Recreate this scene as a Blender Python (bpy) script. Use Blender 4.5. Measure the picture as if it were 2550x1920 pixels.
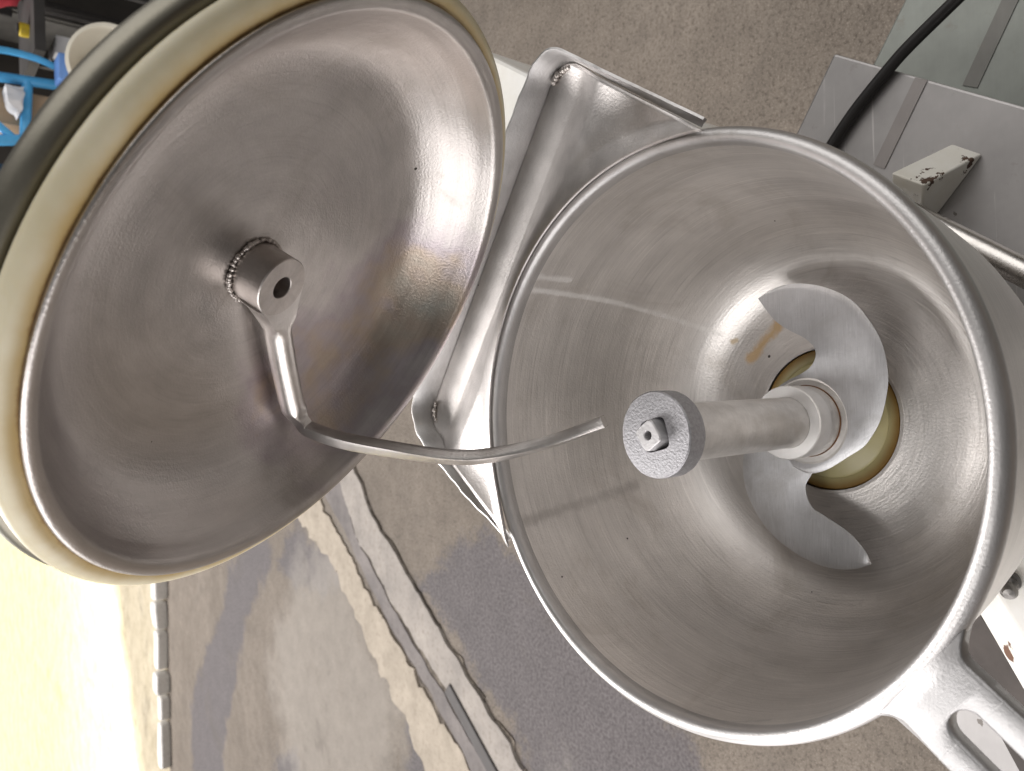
import bpy, bmesh, math, random
from mathutils import Vector, Matrix, noise
random.seed(7)
S = bpy.context.scene
for o in list(bpy.data.objects): bpy.data.objects.remove(o)
COL = S.collection
HZ = 0.95                                   # height of the bowl rim above the floor

# ------------------------------------------------------------------ camera
FPX, CX, CY = 1900.0, 1275.0, 960.0         # focal length in photo pixels, principal point
W3 = Matrix(((-0.0246, -0.9997, 0.0), (-0.6349, 0.0156, 0.7724), (-0.7722, 0.0190, -0.6351)))   # camera -> world
EYE = Vector((0.0368, -0.3479, 1.3828))
cam_d = bpy.data.cameras.new('camera'); cam = bpy.data.objects.new('camera', cam_d); COL.objects.link(cam)
cam_d.sensor_width = 36.0; cam_d.lens = 36.0 * FPX / 2550.0; cam_d.clip_start = 0.02; cam_d.clip_end = 500
rx = W3 @ Vector((1, 0, 0)); ry = W3 @ Vector((0, -1, 0)); rz = W3 @ Vector((0, 0, -1))
cam.matrix_world = Matrix(((rx.x, ry.x, rz.x, EYE.x), (rx.y, ry.y, rz.y, EYE.y), (rx.z, ry.z, rz.z, EYE.z), (0, 0, 0, 1)))
cam_d.dof.use_dof = True; cam_d.dof.focus_distance = 0.60; cam_d.dof.aperture_fstop = 11.0
S.camera = cam

def ray(u, v):
    return (W3 @ Vector(((u - CX) / FPX, (v - CY) / FPX, 1.0))).normalized()
def onz(u, v, z):
    d = ray(u, v); return EYE + d * ((z - EYE.z) / d.z)
def ony(u, v, y):
    d = ray(u, v); return EYE + d * ((y - EYE.y) / d.y)
K = 0.3843
def t2(a, b): return (850 + a * K, b * K)
def t3(a, b): return (1700 + a * K, b * K)
def t5(a, b): return (850 + a * K, 640 + b * K)
def t6(a, b): return (1700 + a * K, 640 + b * K)
def t7(a, b): return (a * K, 1280 + b * K)
def t8(a, b): return (850 + a * K, 1280 + b * K)
def t9(a, b): return (1700 + a * K, 1280 + b * K)

# ------------------------------------------------------------------ world and lamps
wd = bpy.data.worlds.new('World'); S.world = wd; wd.use_nodes = True
bg = wd.node_tree.nodes['Background']; bg.inputs[0].default_value = (0.50, 0.48, 0.462, 1); bg.inputs[1].default_value = 0.36
def area(name, loc, target, sx, sy, watts, col, spread=180):
    l = bpy.data.lights.new(name, 'AREA'); l.shape = 'RECTANGLE'; l.size = sx; l.size_y = sy
    l.energy = watts; l.color = col; l.spread = math.radians(spread)
    o = bpy.data.objects.new(name, l); COL.objects.link(o); o.location = loc
    o.rotation_euler = (Vector(target) - Vector(loc)).to_track_quat('-Z', 'Y').to_euler()
    return o
area('open_side_daylight', (-2.3, -0.25, 1.20), (0, -0.25, 1.1), 2.6, 2.2, 64, (1.0, 0.965, 0.955))
area('yard_daylight', (-2.2, 6.0, 4.6), (-0.3, 1.2, 0.4), 5.0, 3.0, 720, (1.0, 0.97, 0.95))
area('far_side_daylight', (2.6, -0.2, 3.0), (0.15, 0, 0.8), 3.8, 2.8, 66, (1.0, 0.975, 0.95))
area('highlight_lamp', (-1.55, 0.15, 3.1), (0, 0.1, 0.9), 1.3, 0.8, 27, (1.0, 0.97, 0.95))  # unseen lamp added overhead for the highlight on the bowl's lower curve
ya, yb = onz(286, 1440, 0), onz(348, 1918, 0)                 # where the yard's sunlight begins
yd = (yb - ya).normalized(); yn = Vector((-yd.y, yd.x, 0)); yn = yn if yn.y > 0 else -yn
ysun = area('yard_sun', (0, 0, 14), (0, 0, 0), 16, 12, 2100, (1.0, 0.985, 0.76), 2)
yc = ya + yd * 1.0 + yn * 6.0
ysun.location = (yc.x, yc.y, 14); ysun.rotation_euler = (0, 0, math.atan2(yd.y, yd.x))
S.view_settings.view_transform = 'Standard'; S.view_settings.look = 'None'
S.view_settings.exposure = -0.12; S.view_settings.gamma = 1.0
S.render.engine = 'CYCLES'; S.cycles.max_bounces = 10; S.cycles.glossy_bounces = 7; S.cycles.diffuse_bounces = 3
S.render.resolution_x = 1024; S.render.resolution_y = 771

# ------------------------------------------------------------------ node helpers
class N:
    def __init__(s, name):
        s.m = bpy.data.materials.new(name); s.m.use_nodes = True
        s.t = s.m.node_tree; s.b = s.t.nodes['Principled BSDF']
    def link(s, a, b): s.t.links.new(a, b)
    def node(s, typ, **kw):
        n = s.t.nodes.new(typ)
        for k, v in kw.items(): setattr(n, k, v)
        return n
    def setin(s, sock, v):
        if isinstance(v, bpy.types.NodeSocket): s.link(v, sock)
        else: sock.default_value = v
    def math(s, op, a, b=0.0, clamp=False):
        n = s.node('ShaderNodeMath', operation=op, use_clamp=clamp)
        s.setin(n.inputs[0], a); s.setin(n.inputs[1], b); return n.outputs[0]
    def coord(s, kind='Object'):
        return s.node('ShaderNodeTexCoord').outputs[kind]
    def pos(s): return s.node('ShaderNodeNewGeometry').outputs['Position']
    def vmul(s, v, sc):
        n = s.node('ShaderNodeVectorMath', operation='MULTIPLY'); s.setin(n.inputs[0], v); n.inputs[1].default_value = sc; return n.outputs[0]
    def noise(s, v, scale, detail=4, rough=0.55, out='Fac', dist=0.0):
        n = s.node('ShaderNodeTexNoise'); s.setin(n.inputs['Vector'], v); n.inputs['Scale'].default_value = scale
        n.inputs['Detail'].default_value = detail; n.inputs['Roughness'].default_value = rough; n.inputs['Distortion'].default_value = dist
        return n.outputs[out]
    def vor(s, v, scale, out='Distance'):
        n = s.node('ShaderNodeTexVoronoi'); s.setin(n.inputs['Vector'], v); n.inputs['Scale'].default_value = scale; return n.outputs[out]
    def ramp(s, fac, stops):
        n = s.node('ShaderNodeValToRGB'); s.link(fac, n.inputs[0]); e = n.color_ramp.elements
        while len(e) < len(stops): e.new(0.5)
        for i, (p, c) in enumerate(stops):
            e[i].position = p; e[i].color = tuple(c) + (1,) if not isinstance(c, (int, float)) else (c, c, c, 1)
        return n.outputs[0]
    def rng(s, v, a, b, c, d, smooth=False):
        n = s.node('ShaderNodeMapRange'); n.clamp = True
        if smooth: n.interpolation_type = 'SMOOTHSTEP'
        s.setin(n.inputs[0], v)
        for i, x in enumerate((a, b, c, d)): s.setin(n.inputs[i + 1], x)
        return n.outputs[0]
    def mix(s, fac, a, b, mode='MIX'):
        n = s.node('ShaderNodeMix', data_type='RGBA', blend_type=mode); n.clamp_factor = True
        s.setin(n.inputs[0], fac)
        for sock, v in ((n.inputs[6], a), (n.inputs[7], b)):
            if isinstance(v, bpy.types.NodeSocket): s.link(v, sock)
            else: sock.default_value = tuple(v) + (1,)
        return n.outputs[2]
    def bump(s, h, strength, dist, prev=None):
        n = s.node('ShaderNodeBump'); s.link(h, n.inputs['Height']); n.inputs['Strength'].default_value = strength; n.inputs['Distance'].default_value = dist
        if prev is not None: s.link(prev, n.inputs['Normal'])
        return n.outputs[0]
    def polar(s, v):
        sp = s.node('ShaderNodeSeparateXYZ'); s.link(v, sp.inputs[0])
        r = s.math('SQRT', s.math('ADD', s.math('MULTIPLY', sp.outputs[0], sp.outputs[0]), s.math('MULTIPLY', sp.outputs[1], sp.outputs[1])))
        a = s.math('ARCTAN2', sp.outputs[1], sp.outputs[0])
        return r, a, sp.outputs[2], sp
    def comb(s, x, y, z):
        n = s.node('ShaderNodeCombineXYZ')
        for i, v in enumerate((x, y, z)): s.setin(n.inputs[i], v)
        return n.outputs[0]
    def seg(s, v, a, b):
        """distance from v to the segment a-b"""
        a = Vector(a); b = Vector(b); d = b - a
        n = s.node('ShaderNodeVectorMath', operation='SUBTRACT'); s.link(v, n.inputs[0]); n.inputs[1].default_value = a
        dt = s.node('ShaderNodeVectorMath', operation='DOT_PRODUCT'); s.link(n.outputs[0], dt.inputs[0]); dt.inputs[1].default_value = d / d.length_squared
        t = s.math('MAXIMUM', s.math('MINIMUM', dt.outputs['Value'], 1.0), 0.0)
        sc = s.node('ShaderNodeVectorMath', operation='SCALE'); sc.inputs[0].default_value = d; s.link(t, sc.inputs['Scale'])
        q = s.node('ShaderNodeVectorMath', operation='SUBTRACT'); s.link(n.outputs[0], q.inputs[0]); s.link(sc.outputs[0], q.inputs[1])
        le = s.node('ShaderNodeVectorMath', operation='LENGTH'); s.link(q.outputs[0], le.inputs[0]); return le.outputs['Value']

def steel(name, base=(0.52, 0.49, 0.475), rough=(0.30, 0.44), mode='plain', grain=0.25, streak=0.5, specks=0.0, stains=(), reflection_tint=None):
    """satin stainless steel; mode 'turned' runs the brushing round the object's Z axis"""
    n = N(name); c = n.coord()
    big = n.noise(c, 9, 5, 0.6)
    if mode == 'turned':
        r, a, z, _ = n.polar(c)
        st = n.noise(n.comb(n.math('MULTIPLY', r, 520.0), n.math('MULTIPLY', z, 520.0), n.math('MULTIPLY', a, 2.2)), 1.0, 3, 0.65)
        st2 = n.noise(n.comb(n.math('MULTIPLY', r, 60.0), n.math('MULTIPLY', z, 60.0), n.math('MULTIPLY', a, 2.5)), 1.0, 3, 0.6)
    else:
        st = n.noise(n.vmul(c, (60, 900, 60)), 1.0, 3, 0.6); st2 = n.noise(c, 40, 4, 0.6)
    fine = n.noise(c, 520, 3, 0.6)
    k = n.math('ADD', n.math('MULTIPLY', st, 0.5 * streak), n.math('MULTIPLY', st2, 1.0 - 0.5 * streak))
    k = n.math('ADD', n.math('MULTIPLY', k, 0.5), n.math('MULTIPLY', big, 0.5))
    base = (base[0], base[1] * 0.985, base[2] * 0.968)
    lo = tuple(x * 0.78 for x in base); hi = tuple(min(1, x * 1.15) for x in base)
    col = n.mix(n.rng(k, 0.34, 0.66, 0, 1), lo, hi)
    hair = n.rng(st, 0.60, 0.74, 0, 0.45 * streak); col = n.mix(hair, col, tuple(min(1, x * 1.35) for x in base))
    hair2 = n.rng(st, 0.40, 0.28, 0, 0.40 * streak); col = n.mix(hair2, col, tuple(x * 0.6 for x in base))
    rg = n.rng(k, 0.32, 0.68, rough[0], rough[1])
    rg = n.math('ADD', rg, n.math('MULTIPLY', n.math('SUBTRACT', fine, 0.5), 0.10))
    smg = n.rng(n.noise(c, 7.5, 7, 0.68, dist=1.4), 0.50, 0.74, 0, 1, True)      # greasy hand and wipe marks
    col = n.mix(n.math('MULTIPLY', smg, 0.5), col, (base[0] * 0.66, base[1] * 0.63, base[2] * 0.59))
    rg = n.math('ADD', rg, n.math('MULTIPLY', smg, 0.05))
    if reflection_tint:  # rainbow tint in the base colour, partly standing in for coloured reflections
        fa, fb, fw, fs = reflection_tint
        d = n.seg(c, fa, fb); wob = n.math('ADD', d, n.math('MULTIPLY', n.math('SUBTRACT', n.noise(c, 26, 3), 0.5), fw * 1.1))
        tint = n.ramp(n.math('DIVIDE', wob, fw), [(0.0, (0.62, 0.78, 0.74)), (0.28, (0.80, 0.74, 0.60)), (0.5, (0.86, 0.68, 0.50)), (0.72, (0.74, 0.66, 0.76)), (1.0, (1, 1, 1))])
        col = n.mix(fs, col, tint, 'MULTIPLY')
    for (a_, b_, w_, colr, amt, rr) in stains:
        d = n.seg(c, a_, b_)
        d = n.math('ADD', d, n.math('MULTIPLY', n.math('SUBTRACT', n.noise(c, 95, 5, 0.7), 0.5), w_ * 1.9))
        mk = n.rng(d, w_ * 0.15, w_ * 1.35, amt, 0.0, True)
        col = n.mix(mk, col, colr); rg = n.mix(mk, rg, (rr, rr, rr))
        metal = n.math('SUBTRACT', 1.0, n.math('MULTIPLY', mk, 0.75))
        if n.b.inputs['Metallic'].is_linked:
            pv = n.b.inputs['Metallic'].links[0].from_socket; metal = n.math('MULTIPLY', pv, metal)
        n.link(metal, n.b.inputs['Metallic'])
    if specks:
        vd = n.vor(c, 52, 'Distance'); vc = n.vor(c, 52, 'Color')
        sp = n.node('ShaderNodeSeparateColor'); n.link(vc, sp.inputs[0])
        wob = n.math('ADD', vd, n.math('MULTIPLY', n.math('SUBTRACT', n.noise(c, 700, 2), 0.5), 0.05))
        lim = n.math('MULTIPLY', sp.outputs[1], 0.075)
        mk = n.math('MULTIPLY', n.math('LESS_THAN', wob, lim), n.math('LESS_THAN', sp.outputs[0], specks))
        col = n.mix(mk, col, (0.10, 0.09, 0.08)); rg = n.mix(mk, rg, (0.8, 0.8, 0.8))
    n.link(col, n.b.inputs['Base Color']); n.link(rg, n.b.inputs['Roughness'])
    if not n.b.inputs['Metallic'].is_linked: n.b.inputs['Metallic'].default_value = 1.0
    h = n.bump(fine, grain, 0.0005)
    h = n.bump(st, 0.34 * streak, 0.0006, h)
    n.link(n.bump(n.noise(c, 11, 2, 0.5), 0.10, 0.004, h), n.b.inputs['Normal'])
    return n.m

def simple(name, col, rough=0.5, var=0.12, scale=30, metallic=0.0, bump=0.1, bscale=120):
    n = N(name); c = n.coord(); f = n.noise(c, scale, 5, 0.6)
    lo = tuple(x * (1 - var) for x in col); hi = tuple(min(1, x * (1 + var)) for x in col)
    n.link(n.mix(n.rng(f, 0.3, 0.7, 0, 1), lo, hi), n.b.inputs['Base Color'])
    n.link(n.rng(f, 0.3, 0.7, rough * 0.85, min(1, rough * 1.15)), n.b.inputs['Roughness'])
    n.b.inputs['Metallic'].default_value = metallic
    if bump: n.link(n.bump(n.noise(c, bscale, 3), bump, 0.002), n.b.inputs['Normal'])
    return n.m

def chipped(name, col=(0.78, 0.76, 0.70), scale=26, amount=0.30, under=(0.045, 0.032, 0.024), edge=True, spots=()):
    """white paint, yellowed, chipped through to rusty iron"""
    n = N(name); c = n.coord(); f = n.noise(c, scale, 5, 0.62, dist=0.3)
    dirt = n.noise(c, 18, 5, 0.65)
    base = n.mix(n.rng(dirt, 0.4, 0.75, 0, 0.55), col, (col[0] * 0.80, col[1] * 0.76, col[2] * 0.66))
    chip = n.rng(f, amount, amount + 0.012, 1, 0)
    if edge:
        g = n.node('ShaderNodeNewGeometry').outputs['Pointiness']
        e = n.rng(n.math('ADD', g, n.math('MULTIPLY', n.math('SUBTRACT', n.noise(c, 60, 4), 0.5), 0.16)), 0.575, 0.59, 0, 1)
        chip = n.math('MAXIMUM', chip, e)
    for a_, b_, w_ in spots:
        d = n.math('ADD', n.seg(c, a_, b_), n.math('MULTIPLY', n.math('SUBTRACT', n.noise(c, 110, 4), 0.5), w_ * 1.1))
        chip = n.math('MAXIMUM', chip, n.rng(d, w_ * 0.8, w_ * 0.9, 1, 0))
    rust = n.mix(n.noise(c, 140, 3), under, (0.13, 0.07, 0.045))
    n.link(n.mix(chip, base, rust), n.b.inputs['Base Color'])
    n.link(n.rng(chip, 0, 1, 0.38, 0.85), n.b.inputs['Roughness'])
    inv = n.math('SUBTRACT', 1.0, chip)
    h = n.bump(inv, 0.5, 0.0012); n.link(n.bump(dirt, 0.08, 0.003, h), n.b.inputs['Normal'])
    return n.m

# ------------------------------------------------------------------ mesh helpers
def mesh(name, vs, fs, mat, parent=None, smooth=True, angle=35):
    me = bpy.data.meshes.new(name); me.from_pydata([tuple(v) for v in vs], [], fs); me.update()
    bm = bmesh.new(); bm.from_mesh(me); bmesh.ops.recalc_face_normals(bm, faces=bm.faces); bm.to_mesh(me); bm.free()
    if smooth:
        me.shade_smooth(); me.set_sharp_from_angle(angle=math.radians(angle))
    o = bpy.data.objects.new(name, me); COL.objects.link(o); me.materials.append(mat)
    if parent: o.parent = parent
    return o
def thing(name, label, cat, loc=(0, 0, 0), rot=None, group=None):
    o = bpy.data.objects.new(name, None); COL.objects.link(o); o.empty_display_size = 0.05
    o.location = loc
    if rot is not None: o.rotation_euler = rot
    tag(o, label, cat, group); return o
def tag(o, label, cat, group=None):
    o['label'] = label; o['category'] = cat
    if group: o['group'] = group
    return o
def struct(o): o['kind'] = 'structure'; return o
def revolve(profile, seg=128, closed=False, a0=0.0, a1=2 * math.pi):
    full = abs(a1 - a0 - 2 * math.pi) < 1e-6
    vs, fs = [], []; m = len(profile); cols = seg if full else seg + 1
    for i in range(cols):
        a = a0 + (a1 - a0) * i / seg; c, s = math.cos(a), math.sin(a)
        for (r, z) in profile: vs.append((r * c, r * s, z))
    for i in range(seg):
        j = (i + 1) % cols
        for k in range(m if closed else m - 1):
            k2 = (k + 1) % m
            fs.append((i * m + k, j * m + k, j * m + k2, i * m + k2))
    return vs, fs
def smoothprof(pts, n=8):
    """Catmull-Rom through profile points"""
    out = []; P = [Vector(p) for p in pts]
    for i in range(len(P) - 1):
        p0 = P[max(i - 1, 0)]; p1 = P[i]; p2 = P[i + 1]; p3 = P[min(i + 2, len(P) - 1)]
        for k in range(n):
            t = k / n
            out.append(0.5 * ((2 * p1) + (p2 - p0) * t + (2 * p0 - 5 * p1 + 4 * p2 - p3) * t * t + (3 * p1 - p0 - 3 * p2 + p3) * t ** 3))
    out.append(P[-1]); return out
def sweep(path, sect, frame=None, cap=True):
    """path: points; sect(i,t)->list of (a,b); frame(i)->(A,B) axes"""
    vs, fs = [], []; n = len(path); m = None
    for i, p in enumerate(path):
        p = Vector(p)
        if frame: A, B = frame(i)
        else:
            d = (Vector(path[min(i + 1, n - 1)]) - Vector(path[max(i - 1, 0)])).normalized()
            up = Vector((0, 0, 1)) if abs(d.z) < 0.9 else Vector((1, 0, 0))
            A = d.cross(up).normalized(); B = A.cross(d)
        q = sect(i, i / (n - 1)); m = len(q)
        for a, b in q: vs.append(p + A * a + B * b)
    for i in range(n - 1):
        for k in range(m):
            k2 = (k + 1) % m; fs.append((i * m + k, i * m + k2, (i + 1) * m + k2, (i + 1) * m + k))
    if cap: fs.append(tuple(range(m))); fs.append(tuple((n - 1) * m + k for k in range(m)))
    return vs, fs
def circ(r, n=16): return [(r * math.cos(2 * math.pi * k / n), r * math.sin(2 * math.pi * k / n)) for k in range(n)]
def tube(name, path, r, mat, parent=None, n=16, cap=True):
    v, f = sweep(path, lambda i, t: circ(r, n), cap=cap); return mesh(name, v, f, mat, parent)
def prism(poly, z0, z1):
    n = len(poly); vs = [(x, y, z0) for x, y in poly] + [(x, y, z1) for x, y in poly]
    fs = [tuple(range(n - 1, -1, -1)), tuple(range(n, 2 * n))] + [(i, (i + 1) % n, n + (i + 1) % n, n + i) for i in range(n)]
    return vs, fs
def boxv(x0, x1, y0, y1, z0, z1): return prism([(x0, y0), (x1, y0), (x1, y1), (x0, y1)], z0, z1)
def bevel(o, w, seg=2, angle=30):
    m = o.modifiers.new('bevel', 'BEVEL'); m.width = w; m.segments = seg; m.limit_method = 'ANGLE'; m.angle_limit = math.radians(angle)
    m.harden_normals = False; return o
def hull(name, pts, mat, parent=None, bev=0.0):
    bm = bmesh.new(); [bm.verts.new(p) for p in pts]
    r = bmesh.ops.convex_hull(bm, input=bm.verts); bmesh.ops.dissolve_limit(bm, angle_limit=0.02, verts=bm.verts, edges=bm.edges)
    me = bpy.data.meshes.new(name); bm.to_mesh(me); bm.free()
    o = bpy.data.objects.new(name, me); COL.objects.link(o); me.materials.append(mat)
    if parent: o.parent = parent
    if bev: me.shade_smooth(); me.set_sharp_from_angle(angle=math.radians(40)); bevel(o, bev, 3)
    return o
def nz(x, y, z=0.0): return noise.noise(Vector((x, y, z)))

# ================================================================== THE SETTING: floor, strip, kerb, yard
def floor_material():
    n = N('concrete_floor'); p = n.pos()
    at = n.node('ShaderNodeAttribute', attribute_name='stain'); sp = n.node('ShaderNodeSeparateColor'); n.link(at.outputs['Color'], sp.inputs[0])
    wet, soil, pale = sp.outputs[0], sp.outputs[1], sp.outputs[2]
    big = n.noise(p, 2.1, 6, 0.6); mid = n.noise(p, 17, 6, 0.68); fine = n.noise(p, 120, 4, 0.7); f2 = n.noise(p, 330, 2, 0.6)
    col = n.mix(n.rng(big, 0.35, 0.68, 0, 1), (0.160, 0.135, 0.111), (0.232, 0.198, 0.165))
    col = n.mix(n.rng(mid, 0.42, 0.70, 0, 0.55), col, (0.125, 0.102, 0.082))
    col = n.mix(n.rng(fine, 0.48, 0.66, 0, 0.85), col, (0.075, 0.058, 0.045))
    col = n.mix(n.rng(f2, 0.55, 0.70, 0, 0.6), col, (0.40, 0.345, 0.29))
    w = n.rng(n.math('ADD', wet, n.math('MULTIPLY', n.math('SUBTRACT', n.noise(p, 6, 7, 0.75), 0.5), 1.5)), 0.36, 0.64, 0, 1, True)
    col = n.mix(w, col, n.mix(n.rng(fine, 0.42, 0.62, 0, 1), (0.135, 0.120, 0.122), (0.066, 0.057, 0.058)))
    pl = n.rng(n.math('ADD', pale, n.math('MULTIPLY', n.math('SUBTRACT', n.noise(p, 4, 7, 0.75), 0.5), 1.6)), 0.30, 0.95, 0, 0.6, True)
    col = n.mix(pl, col, n.mix(mid, (0.27, 0.245, 0.22), (0.37, 0.335, 0.295)))
    so = n.rng(n.math('ADD', soil, n.math('MULTIPLY', n.math('SUBTRACT', n.noise(p, 5, 5, 0.7), 0.5), 0.3)), 0.42, 0.58, 0, 1, True)
    col = n.mix(so, col, n.mix(n.rng(n.noise(p, 4.0, 6, 0.7), 0.35, 0.68, 0, 1), (0.40, 0.345, 0.245), (0.54, 0.475, 0.355)))
    col = n.mix(n.math('MULTIPLY', so, n.rng(n.noise(p, 15, 6, 0.75), 0.56, 0.70, 0, 0.55)), col, (0.20, 0.16, 0.10))
    blot = n.rng(n.noise(p, 3.2, 8, 0.72, dist=0.8), 0.54, 0.70, 0, 0.5); col = n.mix(blot, col, (0.10, 0.085, 0.072))
    blot2 = n.rng(n.noise(p, 26, 6, 0.75), 0.62, 0.74, 0, 0.6); col = n.mix(blot2, col, (0.07, 0.058, 0.048))
    mot = n.rng(n.noise(p, 11, 8, 0.78), 0.36, 0.66, 0.86, 1.08)
    mc = n.comb(mot, mot, mot); col = n.mix(1.0, col, mc, 'MULTIPLY')
    n.link(col, n.b.inputs['Base Color'])
    n.link(n.math('SUBTRACT', 0.90, n.math('MULTIPLY', w, 0.10)), n.b.inputs['Roughness'])
    h = n.bump(fine, 0.35, 0.003); n.link(n.bump(mid, 0.25, 0.006, h), n.b.inputs['Normal'])
    return n.m
M_floor = floor_material()

def to_px(P):
    c = W3.transposed() @ (Vector(P) - EYE)
    return (CX + FPX * c.x / c.z, CY + FPX * c.y / c.z) if c.z > 0.01 else (-9e9, -9e9)
def polymask(poly):
    pts = [onz(u, v, 0) for u, v in poly]; P = [(q.x, q.y) for q in pts]
    def fn(x, y):
        ins = False; dm = 1e9; n = len(P)
        for i in range(n):
            x0, y0 = P[i]; x1, y1 = P[(i + 1) % n]
            if (y0 > y) != (y1 > y) and x < (x1 - x0) * (y - y0) / (y1 - y0) + x0: ins = not ins
            dx, dy = x1 - x0, y1 - y0; t = max(0, min(1, ((x - x0) * dx + (y - y0) * dy) / (dx * dx + dy * dy + 1e-12)))
            dm = min(dm, math.hypot(x - x0 - t * dx, y - y0 - t * dy))
        return dm if ins else -dm
    xs = [q[0] for q in P]; ys = [q[1] for q in P]
    return fn, (min(xs) - 0.5, max(xs) + 0.5, min(ys) - 0.5, max(ys) + 0.5)
WET = [polymask(p) for p in (
    [t8(800, 160), t8(1000, 140), t8(1150, 230), t8(1500, 700), t8(2300, 1500), t8(2400, 1900), t8(1400, 1900), t8(1150, 1500), t8(820, 980), t8(510, 470), t8(620, 330)],
    [(640, 1330), (575, 1400), (560, 1500), (525, 1600), (490, 1690), (475, 1760), (480, 2000), (545, 2000), (565, 1800), (590, 1690), (610, 1560), (640, 1480), (690, 1370)],
    [(740, 1300), (690, 1400), (760, 1480), (850, 1460), (820, 1380)],
    [(690, 1860), (660, 2050), (780, 2050), (740, 1880)],
    [t8(430, 1350), t8(400, 1900), t8(640, 1900), t8(520, 1500)])]
PALE = [polymask(p) for p in (
    [t8(-120, 120), t8(60, 80), t8(180, 480), t8(300, 1000), t8(400, 1300), t8(450, 1900), t8(-300, 1900), t8(-500, 900), t8(-300, 300)],
    [t8(1390, 1640), t8(1470, 1520), t8(1540, 1600), t8(1500, 1800), t8(1380, 1800)])]
KL = [onz(u, v, 0) for u, v in ((405, 1300), (411, 1457), (423, 1918))]
kdir = (KL[2] - KL[1]).normalized(); knor = Vector((-kdir.y, kdir.x, 0))
if knor.y < 0: knor = -knor
def floor_mesh():
    rs = [0.25 * (40 / 0.25) ** (i / 720) for i in range(721)] + [70, 140, 300]
    fw = [math.radians(a) for a in (90 + 66 - i * 0.30 for i in range(441))]
    rest = [math.radians(a) for a in range(18, -200, -6)]
    an = fw + rest; vs = []; cols = []
    ox, oy = EYE.x, EYE.y
    vs.append((ox, oy, 0)); cols.append((0, 0, 0, 1))
    for r in rs:
        for a in an:
            x = ox + r * math.cos(a); y = oy + r * math.sin(a); vs.append((x, y, 0))
            w = pl = so = 0.0
            if 0.9 < r < 9 and a > 0.3:
                for fn, bb in WET:
                    if bb[0] < x < bb[1] and bb[2] < y < bb[3]: w = max(w, min(1, max(0, 0.5 + fn(x, y) / 0.24)))
                for fn, bb in PALE:
                    if bb[0] < x < bb[1] and bb[2] < y < bb[3]: pl = max(pl, min(1, max(0, 0.5 + fn(x, y) / 0.40)))
            d = (Vector((x, y, 0)) - KL[1]).dot(knor)
            so = min(1, max(0, 0.5 + d / 0.12)) if r > 2 and -6.0 < (Vector((x, y, 0)) - KL[1]).dot(kdir) else 0
            cols.append((w, so, pl, 1))
    m = len(an); fs = [(0, 1 + j, 1 + (j + 1) % m) for j in range(m)]
    for i in range(len(rs) - 1):
        b0 = 1 + i * m; b1 = b0 + m
        for j in range(m):
            k = (j + 1) % m; fs.append((b0 + j, b1 + j, b1 + k, b0 + k))
    o = mesh('floor', vs, fs, M_floor, smooth=False)
    ca = o.data.color_attributes.new('stain', 'FLOAT_COLOR', 'POINT')
    ca.data.foreach_set('color', [c for q in cols for c in q])
    return struct(o)
floor = floor_mesh()

def strip_poly(pxl, jag=0.006, step=0.02):
    P = [onz(u, v, 0) for u, v in pxl]; out = []
    for i in range(len(P)):
        a, b = P[i], P[(i + 1) % len(P)]; L = (b - a).length; k = max(1, int(L / step))
        for j in range(k):
            q = a.lerp(b, j / k); q = q + Vector((nz(q.x * 14, q.y * 14, 3), nz(q.x * 14, q.y * 14, 9), 0)) * jag * 2.2 + Vector((nz(q.x * 60, q.y * 60, 5), nz(q.x * 60, q.y * 60, 1), 0)) * jag
            out.append((q.x, q.y))
    return out
def concrete(name, lo, hi, dark, rough=0.9, sc=12):
    n = N(name); p = n.pos(); a = n.noise(p, sc, 6, 0.66); b = n.noise(p, 70, 5, 0.7)
    c = n.mix(n.rng(a, 0.35, 0.68, 0, 1), lo, hi); c = n.mix(n.rng(b, 0.52, 0.72, 0, 0.6), c, dark)
    n.link(c, n.b.inputs['Base Color']); n.b.inputs['Roughness'].default_value = rough
    n.link(n.bump(b, 0.4, 0.004), n.b.inputs['Normal']); return n.m
M_cream = concrete('cream_mortar', (0.33, 0.285, 0.23), (0.45, 0.39, 0.32), (0.20, 0.165, 0.125))
M_pale = concrete('pale_mortar', (0.27, 0.245, 0.225), (0.40, 0.36, 0.325), (0.15, 0.125, 0.10), sc=7)
M_groove = concrete('grey_groove', (0.15, 0.136, 0.133), (0.24, 0.215, 0.205), (0.09, 0.075, 0.065), sc=6)
def soot_mat():
    n = N('dirty_joint'); p = n.pos(); a = n.noise(p, 5, 6, 0.75); b = n.noise(p, 40, 4, 0.7)
    c = n.mix(n.rng(a, 0.44, 0.58, 0, 1), n.mix(b, (0.035, 0.028, 0.022), (0.09, 0.07, 0.055)), n.mix(b, (0.15, 0.125, 0.10), (0.24, 0.205, 0.17)))
    n.link(c, n.b.inputs['Base Color']); n.b.inputs['Roughness'].default_value = 0.95; return n.m
M_soot = soot_mat()
def strip(name, pxl, z0, z1, mat, jag=0.006):
    poly = strip_poly(pxl, jag); v, f = prism(poly, z0, z1)
    return struct(mesh(name, v, f, mat, smooth=False))
strip('joint_bed', [t8(-190, -330), t8(85, -330), t8(219, 10), t8(384, 290), t8(675, 780), t8(868, 1113), t8(1036, 1373), t8(1388, 1990), t8(960, 1990), t8(560, 1130), t8(320, 740), t8(120, 330), t8(30, 110)], -0.01, 0.004, M_soot, 0.013)
strip('mortar_band', [t8(-560, -300), t8(-250, -300), t8(-20, 100), t8(70, 290), t8(300, 720), t8(540, 1130), t8(760, 1480), t8(990, 1990), t8(620, 1990), t8(540, 1620), t8(420, 1320), t8(200, 900), t8(60, 560), t8(-60, 300), t8(-300, 0)], -0.01, 0.008, M_cream, 0.016)
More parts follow.
